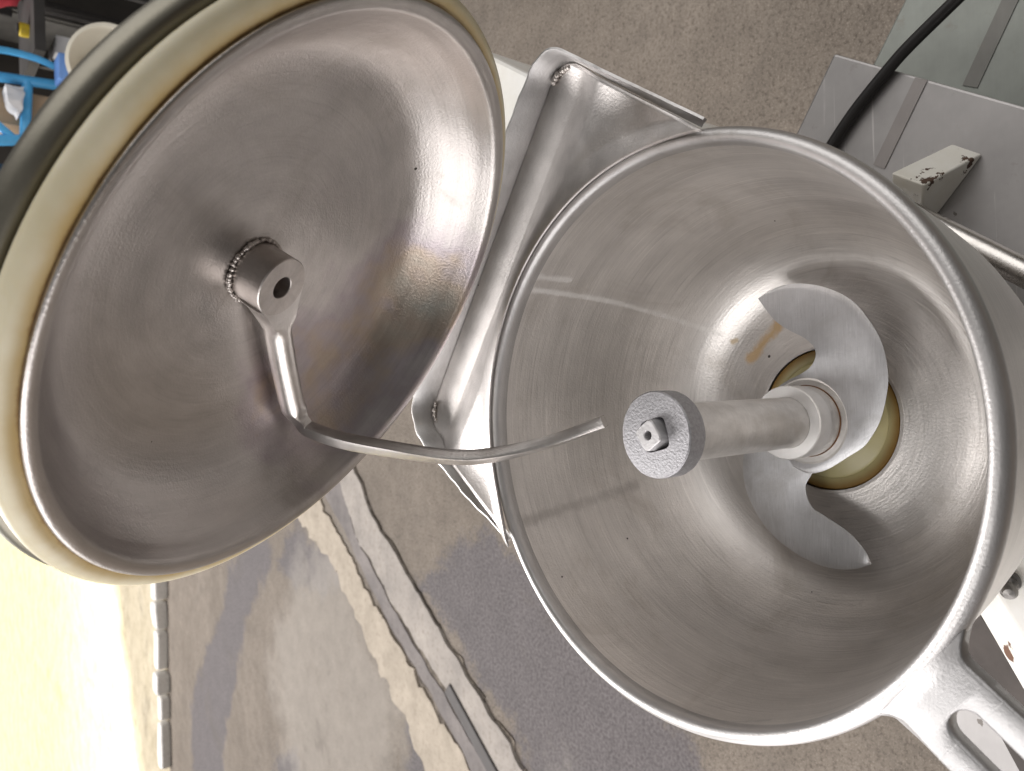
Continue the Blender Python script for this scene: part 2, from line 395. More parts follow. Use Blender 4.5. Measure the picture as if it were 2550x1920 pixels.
strip('groove_floor', [t8(-200, -300), t8(0, -300), t8(90, 120), t8(180, 290), t8(350, 620), t8(620, 1080), t8(980, 1700), t8(1130, 1990), t8(1000, 1990), t8(790, 1520), t8(570, 1130), t8(330, 730), t8(110, 290), t8(20, 90)], -0.01, 0.007, M_groove, 0.004)
strip('pale_band', [t8(-40, -330), t8(80, -330), t8(215, 10), t8(380, 290), t8(670, 780), t8(860, 1110), t8(1030, 1370), t8(1380, 1990), t8(1140, 1990), t8(760, 1180), t8(660, 1075), t8(470, 770), t8(340, 560), t8(200, 290), t8(110, 130)], -0.01, 0.011, M_pale, 0.006)
M_bar = simple('dull_iron', (0.085, 0.078, 0.076), 0.7, 0.25, 40, 0.2)
pa, pb = onz(*t8(690, 1125), 0.012), onz(*t8(1000, 1700), 0.012)
dv = (pb - pa).normalized(); sv = Vector((-dv.y, dv.x, 0)) * 0.022
fb = mesh('floor_bar', *prism([tuple((pa + sv).xy), tuple((pa - sv).xy), tuple((pb + dv * 0.2 - sv).xy), tuple((pb + dv * 0.2 + sv).xy)], 0.005, 0.018), M_bar, smooth=False)
bevel(fb, 0.003); tag(fb, 'flat dull iron bar lying in the groove of the concrete floor', 'metal bar')

M_kerb = concrete('whitewashed_stone', (0.68, 0.66, 0.63), (0.82, 0.80, 0.77), (0.36, 0.33, 0.29), sc=5)
kerb = thing('kerb', 'row of whitewashed kerb stones between concrete floor and soil', 'kerb', KL[1])
s = -0.9; kk = 0
while s < 2.6:
    L = random.uniform(0.14, 0.36)
    if not (1.02 < s < 1.20):
        c = KL[1] + kdir * (s + L / 2); rot = kdir.to_track_quat('X', 'Z')
        bm = bmesh.new(); bmesh.ops.create_cube(bm, size=1); bmesh.ops.subdivide_edges(bm, edges=bm.edges, cuts=2, use_grid_fill=True)
        h = random.uniform(0.06, 0.09)
        for v in bm.verts:
            v.co = Vector((v.co.x * (L - 0.02), v.co.y * 0.105, v.co.z * h)); l = v.co
            l *= 1 - 0.10 * ((abs(l.x) / (L / 2)) ** 4 * (abs(l.y) / 0.052) ** 2); l += Vector((nz(l.x * 9 + kk, l.y * 9), nz(l.x * 9, l.y * 9 + kk), nz(l.x * 7 + kk, l.y * 7 + 3))) * 0.012
        me = bpy.data.meshes.new('kerb_stone'); bm.to_mesh(me); bm.free(); me.shade_smooth()
        o = bpy.data.objects.new('kerb_stone', me); COL.objects.link(o); me.materials.append(M_kerb)
        o.parent = kerb; o.rotation_euler = rot.to_euler(); o.location = c - KL[1] + Vector((0, 0, h * 0.42)) + knor * random.uniform(-0.015, 0.015)
        bevel(o, 0.012, 2); kk += 1
    s += L

# ================================================================== dim store corner far behind the lid
YB0 = 3.2
M_wall = simple('dark_wall', (0.055, 0.05, 0.045), 0.9, 0.35, 3, 0, 0.2, 20)
xw = ony(0, 520, YB0 + 1.0).x
w = mesh('back_wall', *boxv(xw + 0.10, xw + 4.5, YB0 + 1.5, YB0 + 1.62, 0, 2.6), M_wall, smooth=False); tag(w, 'dark wall behind the blue trolley and clutter', 'wall')
M_blue = simple('blue_paint', (0.09, 0.42, 0.78), 0.35, 0.10, 20)
tro = thing('hand_trolley', 'bright blue tubular hand trolley loaded with cardboard boxes', 'trolley', (0, 0, 0))
def P(u, v, y=YB0): return ony(u, v, y)
a, b = P(-60, 180), P(205, 222)
def bar(name, p, q, r, parent=tro, mat=None): return tube(name, [p, q], r, mat or M_blue, parent, 12)
up1 = P(-330, 140)
foot = Vector((b.x, b.y, 0.0)); foot2 = None
bar('frame_post', P(-420, 130), P(330, 240), 0.020)
bar('cross_bar', P(68, 200), P(62, 360), 0.020)
bar('frame_post', P(-420, 350), P(330, 348), 0.022)
bar('brace', P(-30, 290), P(40, 350), 0.016)
bar('cross_bar', P(-300, 140), P(-300, 350), 0.02)
lw = min(P(330, 240).z, P(330, 348).z)
for q in (P(330, 240), P(330, 348)): bar('leg', q, Vector((q.x, q.y, 0.005)), 0.02)
arc = [P(-110 + 290 * math.sin(k / 14 * math.pi / 2), 115 + 110 * (1 - math.cos(k / 14 * math.pi / 2)), YB0 - 0.12) for k in range(15)]
tube('hoop', arc, 0.013, M_blue, tro, 10)
tube('hoop', [q + Vector((0, 0.12, 0)) for q in [P(-40, 255), P(30, 290), P(90, 310), P(150, 312), P(260, 310)]], 0.009, M_blue, tro, 10)
M_card = simple('cardboard', (0.44, 0.31, 0.20), 0.85, 0.12, 8)
def crate(name, u0, u1, v0, v1, y, dep, mat, label, cat, zmin=None):
    p, q = P(u0, v0, y), P(u1, v1, y); x0, x1 = sorted((p.x, q.x)); z0, z1 = sorted((p.z, q.z))
    if zmin is not None: z0 = zmin
    o = mesh(name, *boxv(x0, x1, y, y + dep, z0, z1), mat, smooth=False); bevel(o, 0.006); tag(o, label, cat); return o
crate('cardboard_box', -60, 150, 205, 330, YB0 + 0.05, 0.3, M_card, 'brown cardboard box behind the blue trolley frame', 'box', 0.0)
M_bag = simple('white_plastic', (0.72, 0.72, 0.74), 0.45, 0.08, 10)
bagp = [P(12, 208, YB0 - .06), P(58, 212, YB0 - .05), P(60, 255, YB0 - .07), P(48, 285, YB0 - .06), P(25, 250, YB0 - .08), P(14, 225, YB0 - .05)]
bag = hull('plastic_bag', bagp + [q + Vector((0, 0.09, 0)) for q in bagp], M_bag, bev=0.006); tag(bag, 'crumpled white plastic bag hanging on the blue trolley', 'bag')
bm = bmesh.new(); bm.from_mesh(bag.data); bmesh.ops.subdivide_edges(bm, edges=bm.edges, cuts=5, use_grid_fill=True)
for v in bm.verts: v.co += Vector((nz(v.co.x * 30, v.co.z * 30, 1), nz(v.co.x * 30, v.co.z * 30, 4), nz(v.co.x * 30, v.co.z * 30, 8))) * 0.012
bm.to_mesh(bag.data); bm.free()
M_buck = simple('cream_plastic', (0.84, 0.79, 0.67), 0.45, 0.06, 8)
bc = P(262, 150, 2.75); zb = bc.z
buk = thing('plastic_bucket', 'round cream plastic bucket with a cup inside, behind the lid', 'bucket', (bc.x, bc.y, 0.0))
bn = (EYE - bc).normalized()
R_b = 0.125
tilt = Matrix.Rotation(math.radians(58), 3, Vector((1, 0, 0)))
def place(o, M, t): o.matrix_local = Matrix.Translation(t) @ M.to_4x4()
v, f = revolve([(0.001, -0.26), (R_b * .82, -0.26), (R_b * .97, -0.01), (R_b * 1.08, -0.012), (R_b * 1.09, 0.008), (R_b * .97, 0.012), (R_b * .93, 0.0), (R_b * .78, -0.235), (0.001, -0.24)], 40)
o = mesh('pail', v, f, M_buck, buk); place(o, tilt, Vector((0, 0, zb)))
v, f = revolve([(0.001, -0.02), (0.036, -0.02), (0.046, 0.075), (0.043, 0.075), (0.033, -0.014), (0.001, -0.014)], 24)
o = mesh('cup', v, f, M_buck, buk); place(o, tilt @ Matrix.Rotation(0.9, 3, 'Y'), Vector((0, 0, zb)) + tilt @ Vector((-0.04, 0.02, -0.10)))
M_shelf = simple('dark_shelf', (0.045, 0.042, 0.04), 0.7, 0.3, 6)
sh = mesh('store_shelf', *boxv(bc.x - 0.25, bc.x + 1.6, 2.70, 3.05, zb - 0.30, zb - 0.235), M_shelf, smooth=False); tag(sh, 'dark shelf carrying the cream bucket', 'shelf')
for (xx) in (bc.x - 0.2, bc.x + 1.5): mesh('shelf_leg', *boxv(xx, xx + 0.04, 2.86, 2.90, 0, zb - 0.30), M_shelf, sh, smooth=False)
M_bluec = simple('blue_plastic', (0.12, 0.25, 0.58), 0.4, 0.1, 9)
crate('blue_container', 145, 200, 128, 205, 2.95, 0.10, M_bluec, 'small blue plastic container beside the cream bucket', 'container', zb - 0.235)
M_yel = simple('yellow_plastic', (0.55, 0.40, 0.03), 0.4, 0.2, 9)
M_red = simple('red_cloth', (0.35, 0.015, 0.03), 0.8, 0.2, 9); M_blk = simple('black_rubber', (0.02, 0.018, 0.018), 0.6, 0.3, 20)
M_gry = simple('grey_clutter', (0.13, 0.125, 0.115), 0.7, 0.4, 5)
def span(u0, u1, v0, v1, y):
    p, q = P(u0, v0, y), P(u1, v1, y); return sorted((p.x, q.x)), sorted((p.z, q.z))
(x0, x1), (z0, z1) = span(45, 76, 42, 84, 3.4); rj = (x1 - x0) / 2
st_ = mesh('stool', *boxv(x0 - 0.1, x1 + 0.3, 3.3, 3.75, z0 - 0.04, z0), M_shelf, smooth=False); tag(st_, 'dark stool carrying the yellow jar and red sack', 'stool')
for xx in (x0 - 0.09, x1 + 0.26): mesh('stool_leg', *boxv(xx, xx + 0.03, 3.5, 3.53, 0, z0 - 0.04), M_shelf, st_, smooth=False)
jar = thing('yellow_jar', 'yellow plastic jar with a dark lid in the dim store corner', 'jar', ((x0 + x1) / 2, 3.45, z0))
v, f = revolve([(0.001, 0), (rj * .95, 0), (rj, 0.01), (rj, (z1 - z0) * .72), (rj * .75, (z1 - z0) * .85), (rj * .7, (z1 - z0) * .86), (0.001, (z1 - z0) * .86)], 24); mesh('jar_body', v, f, M_yel, jar)
v, f = revolve([(0.001, (z1 - z0) * .861), (rj * .8, (z1 - z0) * .861), (rj * .8, (z1 - z0)), (0.001, (z1 - z0))], 24); mesh('jar_lid', v, f, M_blk, jar)
(x0, x1), (za, zb2) = span(58, 96, -45, 30, 3.6)
vs, fs = [], []; U_, V_ = 20, 14
for j in range(V_ + 1):
    th = math.pi * j / V_
    for i in range(U_):
        ph = 2 * math.pi * i / U_; d_ = Vector((math.sin(th) * math.cos(ph), math.sin(th) * math.sin(ph), math.cos(th))); k_ = 1 + 0.28 * nz(d_.x * 2.2, d_.y * 2.2, d_.z * 2.2)
        vs.append(Vector(((x0 + x1) / 2, 3.6, z0 + 0.14)) + Vector((d_.x * (x1 - x0) * .62, d_.y * 0.10, d_.z * 0.14)) * k_)
for j in range(V_):
    for i in range(U_): k = (i + 1) % U_; fs.append((j * U_ + i, j * U_ + k, (j + 1) * U_ + k, (j + 1) * U_ + i))
tag(mesh('red_sack', vs, fs, M_red, angle=180), 'dark red sack slumped beside the yellow jar', 'sack')
(x0, x1), _ = span(-80, 58, 0, 10, 4.2)
lk = thing('grey_locker', 'dull grey two-door locker against the dark wall', 'locker', (0, 0, 0))
mesh('locker_body', *boxv(x0, x1, 4.22, 4.6, 0, 1.75), M_gry, lk, smooth=False)
for a_, b_ in ((x0 + .01, (x0 + x1) / 2 - .005), ((x0 + x1) / 2 + .005, x1 - .01)):
    dd = bevel(mesh('locker_door', *boxv(a_, b_, 4.205, 4.2198, 0.05, 1.70), M_gry, lk, smooth=False), 0.004); mesh('handle', *boxv(b_ - .05, b_ - .03, 4.19, 4.2048, 0.85, 0.97), M_blk, dd, smooth=False)
(x0, x1), _ = span(96, 135, 0, 10, 3.9)
bun = thing('black_hose_bundle', 'tall bundle of black hoses beside the yellow jar', 'hoses', ((x0 + x1) / 2, 3.95, 0))
for k in range(5):
    xo = (x1 - x0) * (k / 4 - .5) * .8
    tube('hose', [Vector((xo + 0.012 * math.sin(3 * q / 9 + k), 0.02 * (k % 2) + 0.01 * math.cos(2 * q / 9 + k), 1.75 * q / 9)) for q in range(10)], 0.020, M_blk, bun, 10)
crate('white_carton', 138, 182, 85, 140, 3.4, 0.2, M_bag, 'white carton standing behind the cream bucket', 'carton', 0.0)
crate('dark_crate', -80, 120, 395, 520, 3.3, 0.25, simple('navy_plastic', (0.02, 0.045, 0.075), 0.5, .2, 8), 'dark navy crate under the blue trolley shelf', 'crate', 0.0)

# ================================================================== THE MACHINE BASE: plates, housing, white castings
cA = onz(*t3(980, 345), 0.60); eA = (onz(*t3(2212, 690), 0.60) - cA).normalized(); eB = Vector((-eA.y, eA.x, 0))
if eB.dot(Vector((-0.83, 0.56, 0))) < 0: eB = -eB
def plate_mat(name, base, ro):
    n = N(name); p = n.coord(); a = n.noise(p, 7, 5, 0.65); sc = n.noise(n.vmul(p, (30, 420, 30)), 1.0, 3, 0.7); sm = n.noise(p, 40, 4, 0.7)
    c = n.mix(n.rng(a, 0.35, 0.65, 0, 1), tuple(x * 0.84 for x in base), tuple(x * 1.10 for x in base))
    c = n.mix(n.rng(sm, 0.62, 0.72, 0, 0.4), c, (0.25, 0.22, 0.19))
    mp = n.node('ShaderNodeMapping'); n.link(p, mp.inputs[0]); mp.inputs['Rotation'].default_value = (0, 0, 0.6); mp.inputs['Scale'].default_value = (7, 260, 7)
    sr = n.noise(mp.outputs[0], 1.0, 2, 0.6); patch = n.noise(p, 9, 3, 0.6)
    scr = n.math('MULTIPLY', n.rng(sr, 0.66, 0.70, 0, 1), n.rng(patch, 0.48, 0.62, 0, 1))
    c = n.mix(n.math('MULTIPLY', scr, 0.5), c, tuple(min(1, x * 1.7) for x in base))
    vd = n.vor(p, 38, 'Distance'); vc = n.node('ShaderNodeSeparateColor'); n.link(n.vor(p, 38, 'Color'), vc.inputs[0])
    dv_ = n.math('ADD', vd, n.math('MULTIPLY', n.math('SUBTRACT', n.noise(p, 260, 3), 0.5), 0.35))
    spk = n.math('MULTIPLY', n.math('LESS_THAN', dv_, 0.10), n.math('LESS_THAN', vc.outputs[0], 0.16))
    c = n.mix(n.math('MULTIPLY', spk, 0.7), c, (0.10, 0.085, 0.07))
    n.link(c, n.b.inputs['Base Color']); n.b.inputs['Metallic'].default_value = 0.9
    n.link(n.rng(sc, 0.3, 0.7, ro - 0.02, ro + 0.03), n.b.inputs['Roughness'])
    n.link(n.bump(sc, 0.03, 0.0004), n.b.inputs['Normal']); return n.m
M_plate = plate_mat('worn_sheet_steel', (0.43, 0.415, 0.41), 0.52); M_plate2 = plate_mat('dull_sheet_steel', (0.33, 0.345, 0.32), 0.54)
base = thing('machine_base', 'stainless sheet steel base of the cutter mixer beside the bowl', 'machine base', (0, 0, 0))
def plate(name, c, la, lb, z0, z1, mat, oa=0.0, ob=0.0):
    p = c + eA * oa + eB * ob
    Q = [p, p + eA * la, p + eA * la + eB * lb, p + eB * lb]
    o = mesh(name, *prism([(q.x, q.y) for q in Q], z0, z1), mat, base, smooth=False); return bevel(o, 0.0025, 2)
plate('top_plate', cA, 0.62, 0.56, 0.588, 0.600, M_plate)
plate('cabinet', cA, 0.56, 0.50, 0.02, 0.5878, M_plate2, 0.03, 0.03)
c2 = onz(*t3(1240, 400), 0.48); c2t = onz(*t3(1440, 0), 0.48); d2 = (c2t - c2).normalized()
# lower plate runs parallel to the top plate, further out
plate('lower_plate', onz(*t3(1240, 400), 0.48) - eB * 0.30 + eB * 0.0, 0.62, 0.34, 0.470, 0.480, M_plate2, 0.0, 0.0)
plate('lower_cabinet', onz(*t3(1240, 400), 0.48) - eB * 0.30, 0.50, 0.30, 0.02, 0.4698, M_plate2, 0.05, 0.02)
# faint joint lines on both plates
M_line = plate_mat('dull_seam', (0.35, 0.325, 0.315), 0.54); M_line2 = plate_mat('dull_seam_low', (0.24, 0.235, 0.22), 0.56)
for nm, pa, pb, z, w_ in (('seam', t3(1545, 510), t3(1270, 1080), 0.6012, 0.0065), ('seam', t3(2120, 0), t3(1860, 560), 0.4812, 0.008)):
    p, q = onz(*pa, z), onz(*pb, z); dr = (q - p).normalized(); p = p - dr * (0.25 if z < 0.5 else 0); sd = Vector((-dr.y, dr.x, 0)) * w_
    mesh(nm, *prism([tuple((p + sd).xy), tuple((p - sd).xy), tuple((q - sd).xy), tuple((q + sd).xy)], z - 0.0011, z), M_line if z > 0.5 else M_line2, base, smooth=False)
# drive housing between the base and the bowl
M_dull = steel('dull_casting', (0.40, 0.38, 0.37), (0.4, 0.55), 'turned')
v, f = revolve([(0.001, 0.600), (0.125, 0.600), (0.125, 0.640), (0.11, 0.65), (0.11, 0.712), (0.001, 0.712)], 64)
mesh('drive_housing', v, f, M_dull, base)
M_white = chipped('chipped_white_paint', scale=48, amount=0.375, edge=False); M_white2 = chipped('white_enamel', (0.80, 0.79, 0.76), 9, 0.26, (0.14, 0.07, 0.045), False, [(onz(2519, 1625, 0.665), onz(2540, 1598, 0.675), 0.0085), (onz(2492, 1628, 0.65), onz(2500, 1640, 0.65), 0.002)])
# ramp-shaped white casting on the top plate
wz = 0.6003
g0, g1 = onz(*t3(1752, 938), wz), onz(*t3(1944, 1004), wz)
bA, bE = onz(2371, 486, wz), onz(2322, 550, wz)
h_ = 0.0
while to_px(bA + Vector((0, 0, h_)))[0] > 2300 and h_ < 0.2: h_ += 0.001
wv_ = g0 - g1; wv_.z = 0
wA = wv_ * 1.12; up = Vector((0, 0, h_))
o = hull('ramp_casting', [g0, g1, g0 + Vector((0, 0, .004)), g1 + Vector((0, 0, .004)), bA, bA + up, bA + wA, bA + wA + up, bE + up * 0.35, bE, bE + wA + up * 0.35, bE + wA], M_white, base, 0.0035)
o['label'] = 'white painted ramp-shaped casting with chipped paint'
# round steel bar above the plate
M_bartube = steel('bright_bar', (0.60, 0.585, 0.57), (0.22, 0.34))
p, q = onz(2300, 552, 0.655), onz(2580, 694, 0.655); dr = (q - p).normalized()
tube('round_bar', [p - dr * 0.06, q + dr * 0.1], 0.0115, M_bartube, base, 24)
p, q = onz(2440, 700, 0.66), onz(2560, 790, 0.66); dr = (q - p).normalized()
for tt in (-0.04,):
    e = onz(2300, 552, 0.655); mesh('bar_post', *boxv(e.x - 0.03, e.x - 0.01, e.y + 0.01, e.y + 0.03, 0.6001, 0.66), M_dull, base, smooth=False)
# white enamelled arm that carries the bowl near the handle
wt = 0.70
A0, A1 = onz(2472, 1464, wt), onz(2560, 1620, wt); B0, B1 = onz(2433, 1548, wt - 0.05), onz(2545, 1712, wt - 0.05)
dA = (A1 - A0).normalized()
far = Vector((0.10, -0.22, 0))
q0 = A0 - dA * 0.10; q1 = A1 + dA * 0.14; r0 = B0 - dA * 0.12; r1 = B1 + dA * 0.14
ctr = Vector((0.0, -0.30, wt))
e0, e1 = onz(2495, 775, wt), onz(2900, 770, wt)
topn = [q0, q1, Vector((q1.x + 0.10, q1.y - 0.10, wt)), e0, e1, onz(2900, 1500, wt)]
dz5 = Vector((0, 0, -0.05)); dz9 = Vector((0, 0, 0.6003 - wt))
o = hull('support_arm', topn + [r0, r1, Vector((r1.x + 0.10, r1.y - 0.10, wt - 0.05)), e0 + dz5, e1 + dz5] + [r0 + Vector((0.01, -0.01, 0.6003 - r0.z)), r1 + Vector((0.01, -0.01, 0.6003 - r1.z)), e0 + dz9, e1 + dz9], M_white2, base, 0.004)
o['label'] = 'white enamelled support arm with a rust spot and a grease nipple'
M_nip = simple('oily_steel', (0.22, 0.21, 0.20), 0.35, 0.4, 90, 0.9)
gp = onz(2512, 1445, wt)
v, f = revolve([(0.0001, 0), (0.0085, 0), (0.0085, 0.004), (0.0065, 0.005), (0.0065, 0.009), (0.0045, 0.011), (0.0042, 0.014), (0.0062, 0.017), (0.0062, 0.020), (0.0042, 0.0235), (0.0001, 0.024)], 16)
o = mesh('grease_nipple', v, f, M_nip, base); o.location = gp; o.rotation_euler = (0.3, -0.25, 0)
# dark plate added to stand in for the shaded gap under the handle
M_gapshade = simple('gap_shade_dark', (0.075, 0.065, 0.06), 0.5, 0.3, 15, 0.6)
z_ = 0.66
Q = [onz(*q, z_) for q in ((2330, 1500), (2440, 1530), (2640, 1850), (2560, 1960), (2420, 1700))]
v, f = prism([(q.x, q.y) for q in Q], z_ - 0.02, z_); mesh('shade_plate', v, f, M_gapshade, base, smooth=False)

# black power cable lying over both plates
M_cable = simple('black_cable', (0.012, 0.010, 0.010), 0.45, 0.3, 60)
cp = [onz(*t3(900, 1060), 0.6072), onz(*t3(960, 950), 0.6072), onz(*t3(1120, 712), 0.6072), onz(*t3(1340, 440), 0.6072), onz(*t3(1480, 285), 0.6072), onz(*t3(1770, 0), 0.6072), onz(*t3(1960, -185), 0.6072), onz(*t3(2250, -460), 0.6072), onz(*t3(2600, -760), 0.56)]
cps = smoothprof([q for q in cp], 10)
cab = tube('power_cable', cps, 0.0060, M_cable, None, 16); tag(cab, 'thick black power cable running across the steel plates', 'cable')

# ================================================================== THE BOWL
prof_in = smoothprof([(0.2010, -0.004), (0.1965, -0.05), (0.1890, -0.105), (0.1785, -0.148), (0.1635, -0.182), (0.1450, -0.2045), (0.1230, -0.2165), (0.1000, -0.2195), (0.0800, -0.2185), (0.0635, -0.2165)], 8)
def bowl_z(r):
    for a_, b_ in zip(prof_in, prof_in[1:]):
        if b_[0] <= r <= a_[0]: return a_[1] + (b_[1] - a_[1]) * (a_[0] - r) / max(1e-9, a_[0] - b_[0])
    return -0.2165 if r < 0.07 else 0
def onbowl(u, v):
    d = ray(u, v); p = EYE.copy(); t = (HZ - 0.001 - EYE.z) / d.z
    for k in range(4000):
        p = EYE + d * t; r = math.hypot(p.x, p.y)
        if p.z - HZ < bowl_z(r): break
        t += 0.0002
    return p - Vector((0, 0, HZ))
stn = [
    (onbowl(*t6(440, 660)), onbowl(*t6(640, 420)), 0.0062, (0.50, 0.30, 0.09), 0.75, 0.5),
    (onbowl(*t6(325, 548)), onbowl(*t6(350, 540)), 0.0030, (0.48, 0.33, 0.13), 0.6, 0.5),
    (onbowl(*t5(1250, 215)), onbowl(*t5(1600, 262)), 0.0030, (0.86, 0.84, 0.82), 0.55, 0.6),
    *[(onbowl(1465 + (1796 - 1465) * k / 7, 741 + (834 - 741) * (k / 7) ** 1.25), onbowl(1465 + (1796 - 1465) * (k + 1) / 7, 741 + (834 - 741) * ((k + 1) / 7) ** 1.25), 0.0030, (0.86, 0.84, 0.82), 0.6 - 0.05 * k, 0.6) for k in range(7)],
    (onbowl(*t5(1270, 130)), onbowl(*t5(1480, 150)), 0.0032, (0.82, 0.80, 0.78), 0.5, 0.6),
    (onbowl(*t8(1150, 60)), onbowl(*t5(1900, 1480)), 0.006, (0.36, 0.33, 0.31), 0.45, 0.5),
    (onbowl(*t9(30, 1345)), onbowl(*t9(560, 1335)), 0.0022, (0.30, 0.28, 0.26), 0.4, 0.45),
    (onbowl(*t8(1250, 360)), onbowl(*t8(1690, 965)), 0.0013, (0.14, 0.125, 0.11), 0.6, 0.6),
]
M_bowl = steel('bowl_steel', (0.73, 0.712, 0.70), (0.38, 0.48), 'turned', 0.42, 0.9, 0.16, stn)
M_rim = steel('rim_steel', (0.58, 0.575, 0.58), (0.42, 0.52), 'turned', 0.45, 0.3)
M_spout = steel('spout_steel', (0.60, 0.58, 0.575), (0.42, 0.50), 'plain', 0.5, 0.3, 0.1)
bowl = thing('mixer_bowl', 'deep round stainless steel mixer bowl with rolled rim, pouring lip and slotted handle', 'bowl', (0, 0, HZ))
out = [(0.066, -0.2165), (0.066, -0.232), (0.112, -0.2385), (0.136, -0.238), (0.162, -0.226), (0.181, -0.197), (0.190, -0.155), (0.1975, -0.105), (0.2030, -0.05), (0.2065, -0.019)]
v, f = revolve([tuple(p) for p in prof_in] + out, 192); mesh('shell', v, f, M_bowl, bowl, angle=50)
v, f = revolve(smoothprof([(0.2003, -0.010), (0.2001, -0.005), (0.2007, -0.0012), (0.2022, 0.0010), (0.2048, 0.0021), (0.2078, 0.0016), (0.2102, -0.0006), (0.2117, -0.0040), (0.2118, -0.0085), (0.2100, -0.0130), (0.2065, -0.0155), (0.2025, -0.016)], 5), 192, True)
mesh('rolled_rim', v, f, M_rim, bowl, angle=60)
# nylon shaft seal in the bowl floor
def seal_mat():
    n = N('yellowed_nylon'); c = n.coord(); r, a, z, _ = n.polar(c)
    k = n.noise(c, 50, 4, 0.6); e = n.rng(n.math('ADD', r, n.math('MULTIPLY', n.math('SUBTRACT', k, 0.5), 0.004)), 0.050, 0.063, 0, 1, True)
    col = n.mix(e, n.mix(k, (0.50, 0.45, 0.22), (0.60, 0.55, 0.31)), (0.22, 0.12, 0.025))
    n.link(col, n.b.inputs['Base Color']); n.b.inputs['Roughness'].default_value = 0.35; n.b.inputs['Subsurface Weight'].default_value = 0.15
    n.b.inputs['Subsurface Radius'].default_value = (0.01, 0.008, 0.004); return n.m
v, f = revolve([(0.0632, -0.230), (0.0632, -0.2195), (0.0620, -0.2180), (0.0545, -0.2180), (0.0525, -0.2192), (0.0505, -0.2180), (0.001, -0.2165)], 96)
mesh('shaft_seal', v, f, seal_mat(), bowl)

# pouring lip: tray with an upstanding edge, welded to the rim
so, sa = Vector((0.575, 0.818, 0)).normalized(), Vector((-0.818, 0.575, 0)).normalized()
WH, OUTL, RC = 0.189, 0.277, 0.026
def tray_z(o):
    pts = [(0.0, -0.004), (0.150, -0.004), (0.200, -0.0045), (0.208, -0.0055), (0.216, -0.0085), (0.236, -0.0165), (0.243, -0.0185), (0.250, -0.0185), (0.270, -0.0165), (0.290, -0.0140)]
    for (a_, za), (b_, zb_) in zip(pts, pts[1:]):
        if a_ <= o <= b_: return za + (zb_ - za) * (o - a_) / (b_ - a_)
    return pts[-1][1]
def out_lim(s):
    d = WH - abs(s)
    return OUTL - (RC - math.sqrt(max(0, RC * RC - (RC - d) ** 2)) if d < RC else 0)
vs, fs = [], []; NS, NO = 120, 46
for i in range(NS + 1):
    sx = -WH + 2 * WH * i / NS; sx = max(-WH + 1e-4, min(WH - 1e-4, sx)); r_in = math.sqrt(0.2068 ** 2 - sx * sx); r_out = out_lim(sx)
    for j in range(NO + 1):
        oo = r_in + (r_out - r_in) * j / NO; zz = tray_z(oo)
        k = min(1, (oo - r_in) / 0.032); zz = zz * (k * k * (3 - 2 * k)) + 0.0024 * (1 - k) ** 1.5
        ed = max(0, abs(sx) - (WH - 0.03)) / 0.03; zz = zz + 0.006 * ed * ed
        p = so * oo + sa * sx; vs.append((p.x, p.y, zz))
for i in range(NS):
    for j in range(NO): fs.append((i * (NO + 1) + j, (i + 1) * (NO + 1) + j, (i + 1) * (NO + 1) + j + 1, i * (NO + 1) + j + 1))
tray = mesh('pouring_lip', vs, fs, M_spout, bowl, angle=60)
m = tray.modifiers.new('thick', 'SOLIDIFY'); m.thickness = 0.002; m.offset = -1
edge = []
oj = math.sqrt(0.2120 ** 2 - WH * WH)
for k in range(24): edge.append((-WH, oj + (OUTL - RC - oj) * k / 24))
for k in range(9):
    a_ = math.pi - k / 8 * math.pi / 2; edge.append((-WH + RC + RC * math.cos(a_), OUTL - RC + RC * math.sin(a_)))
for k in range(1, 40): edge.append((-WH + RC + (2 * WH - 2 * RC) * k / 40, OUTL))
for k in range(9):
    a_ = math.pi / 2 - k / 8 * math.pi / 2; edge.append((WH - RC + RC * math.cos(a_), OUTL - RC + RC * math.sin(a_)))
for k in range(1, 25): edge.append((WH, OUTL - RC + (oj - OUTL + RC) * k / 24))
vs, fs = [], []; ne = len(edge)
for i, (s_, o_) in enumerate(edge):
    a_ = edge[max(i - 1, 0)]; b_ = edge[min(i + 1, ne - 1)]; tx, ty = b_[0] - a_[0], b_[1] - a_[1]; L = math.hypot(tx, ty); nx, ny = -ty / L, tx / L
    t_ = min(1, i / 16, (ne - 1 - i) / 16); zb_ = tray_z(o_) - 0.004 + 0.006 * (1 - min(1, (WH - abs(s_)) / 0.03)) ** 2; wv = 0.0009 * math.sin(i * 0.55) + 0.0006 * math.sin(i * 1.7)
    zt = max(-0.004 + 0.0145 * (t_ ** 0.6) + wv, zb_ + 0.0025)
    for (off, z_) in ((0.0, zb_), (0.0035, zt - 0.002), (0.005, zt), (0.0068, zt - 0.0005), (0.0058, zt - 0.004), (0.0022, zb_)):
        p = so * (o_ + ny * off) + sa * (s_ + nx * off); vs.append((p.x, p.y, z_))
for i in range(ne - 1):
    for k in range(6): fs.append((i * 6 + k, i * 6 + (k + 1) % 6, (i + 1) * 6 + (k + 1) % 6, (i + 1) * 6 + k))
fs.append(tuple(range(6))); fs.append(tuple((ne - 1) * 6 + k for k in range(6)))
mesh('lip_edge', vs, fs, M_rim, tray, angle=50)
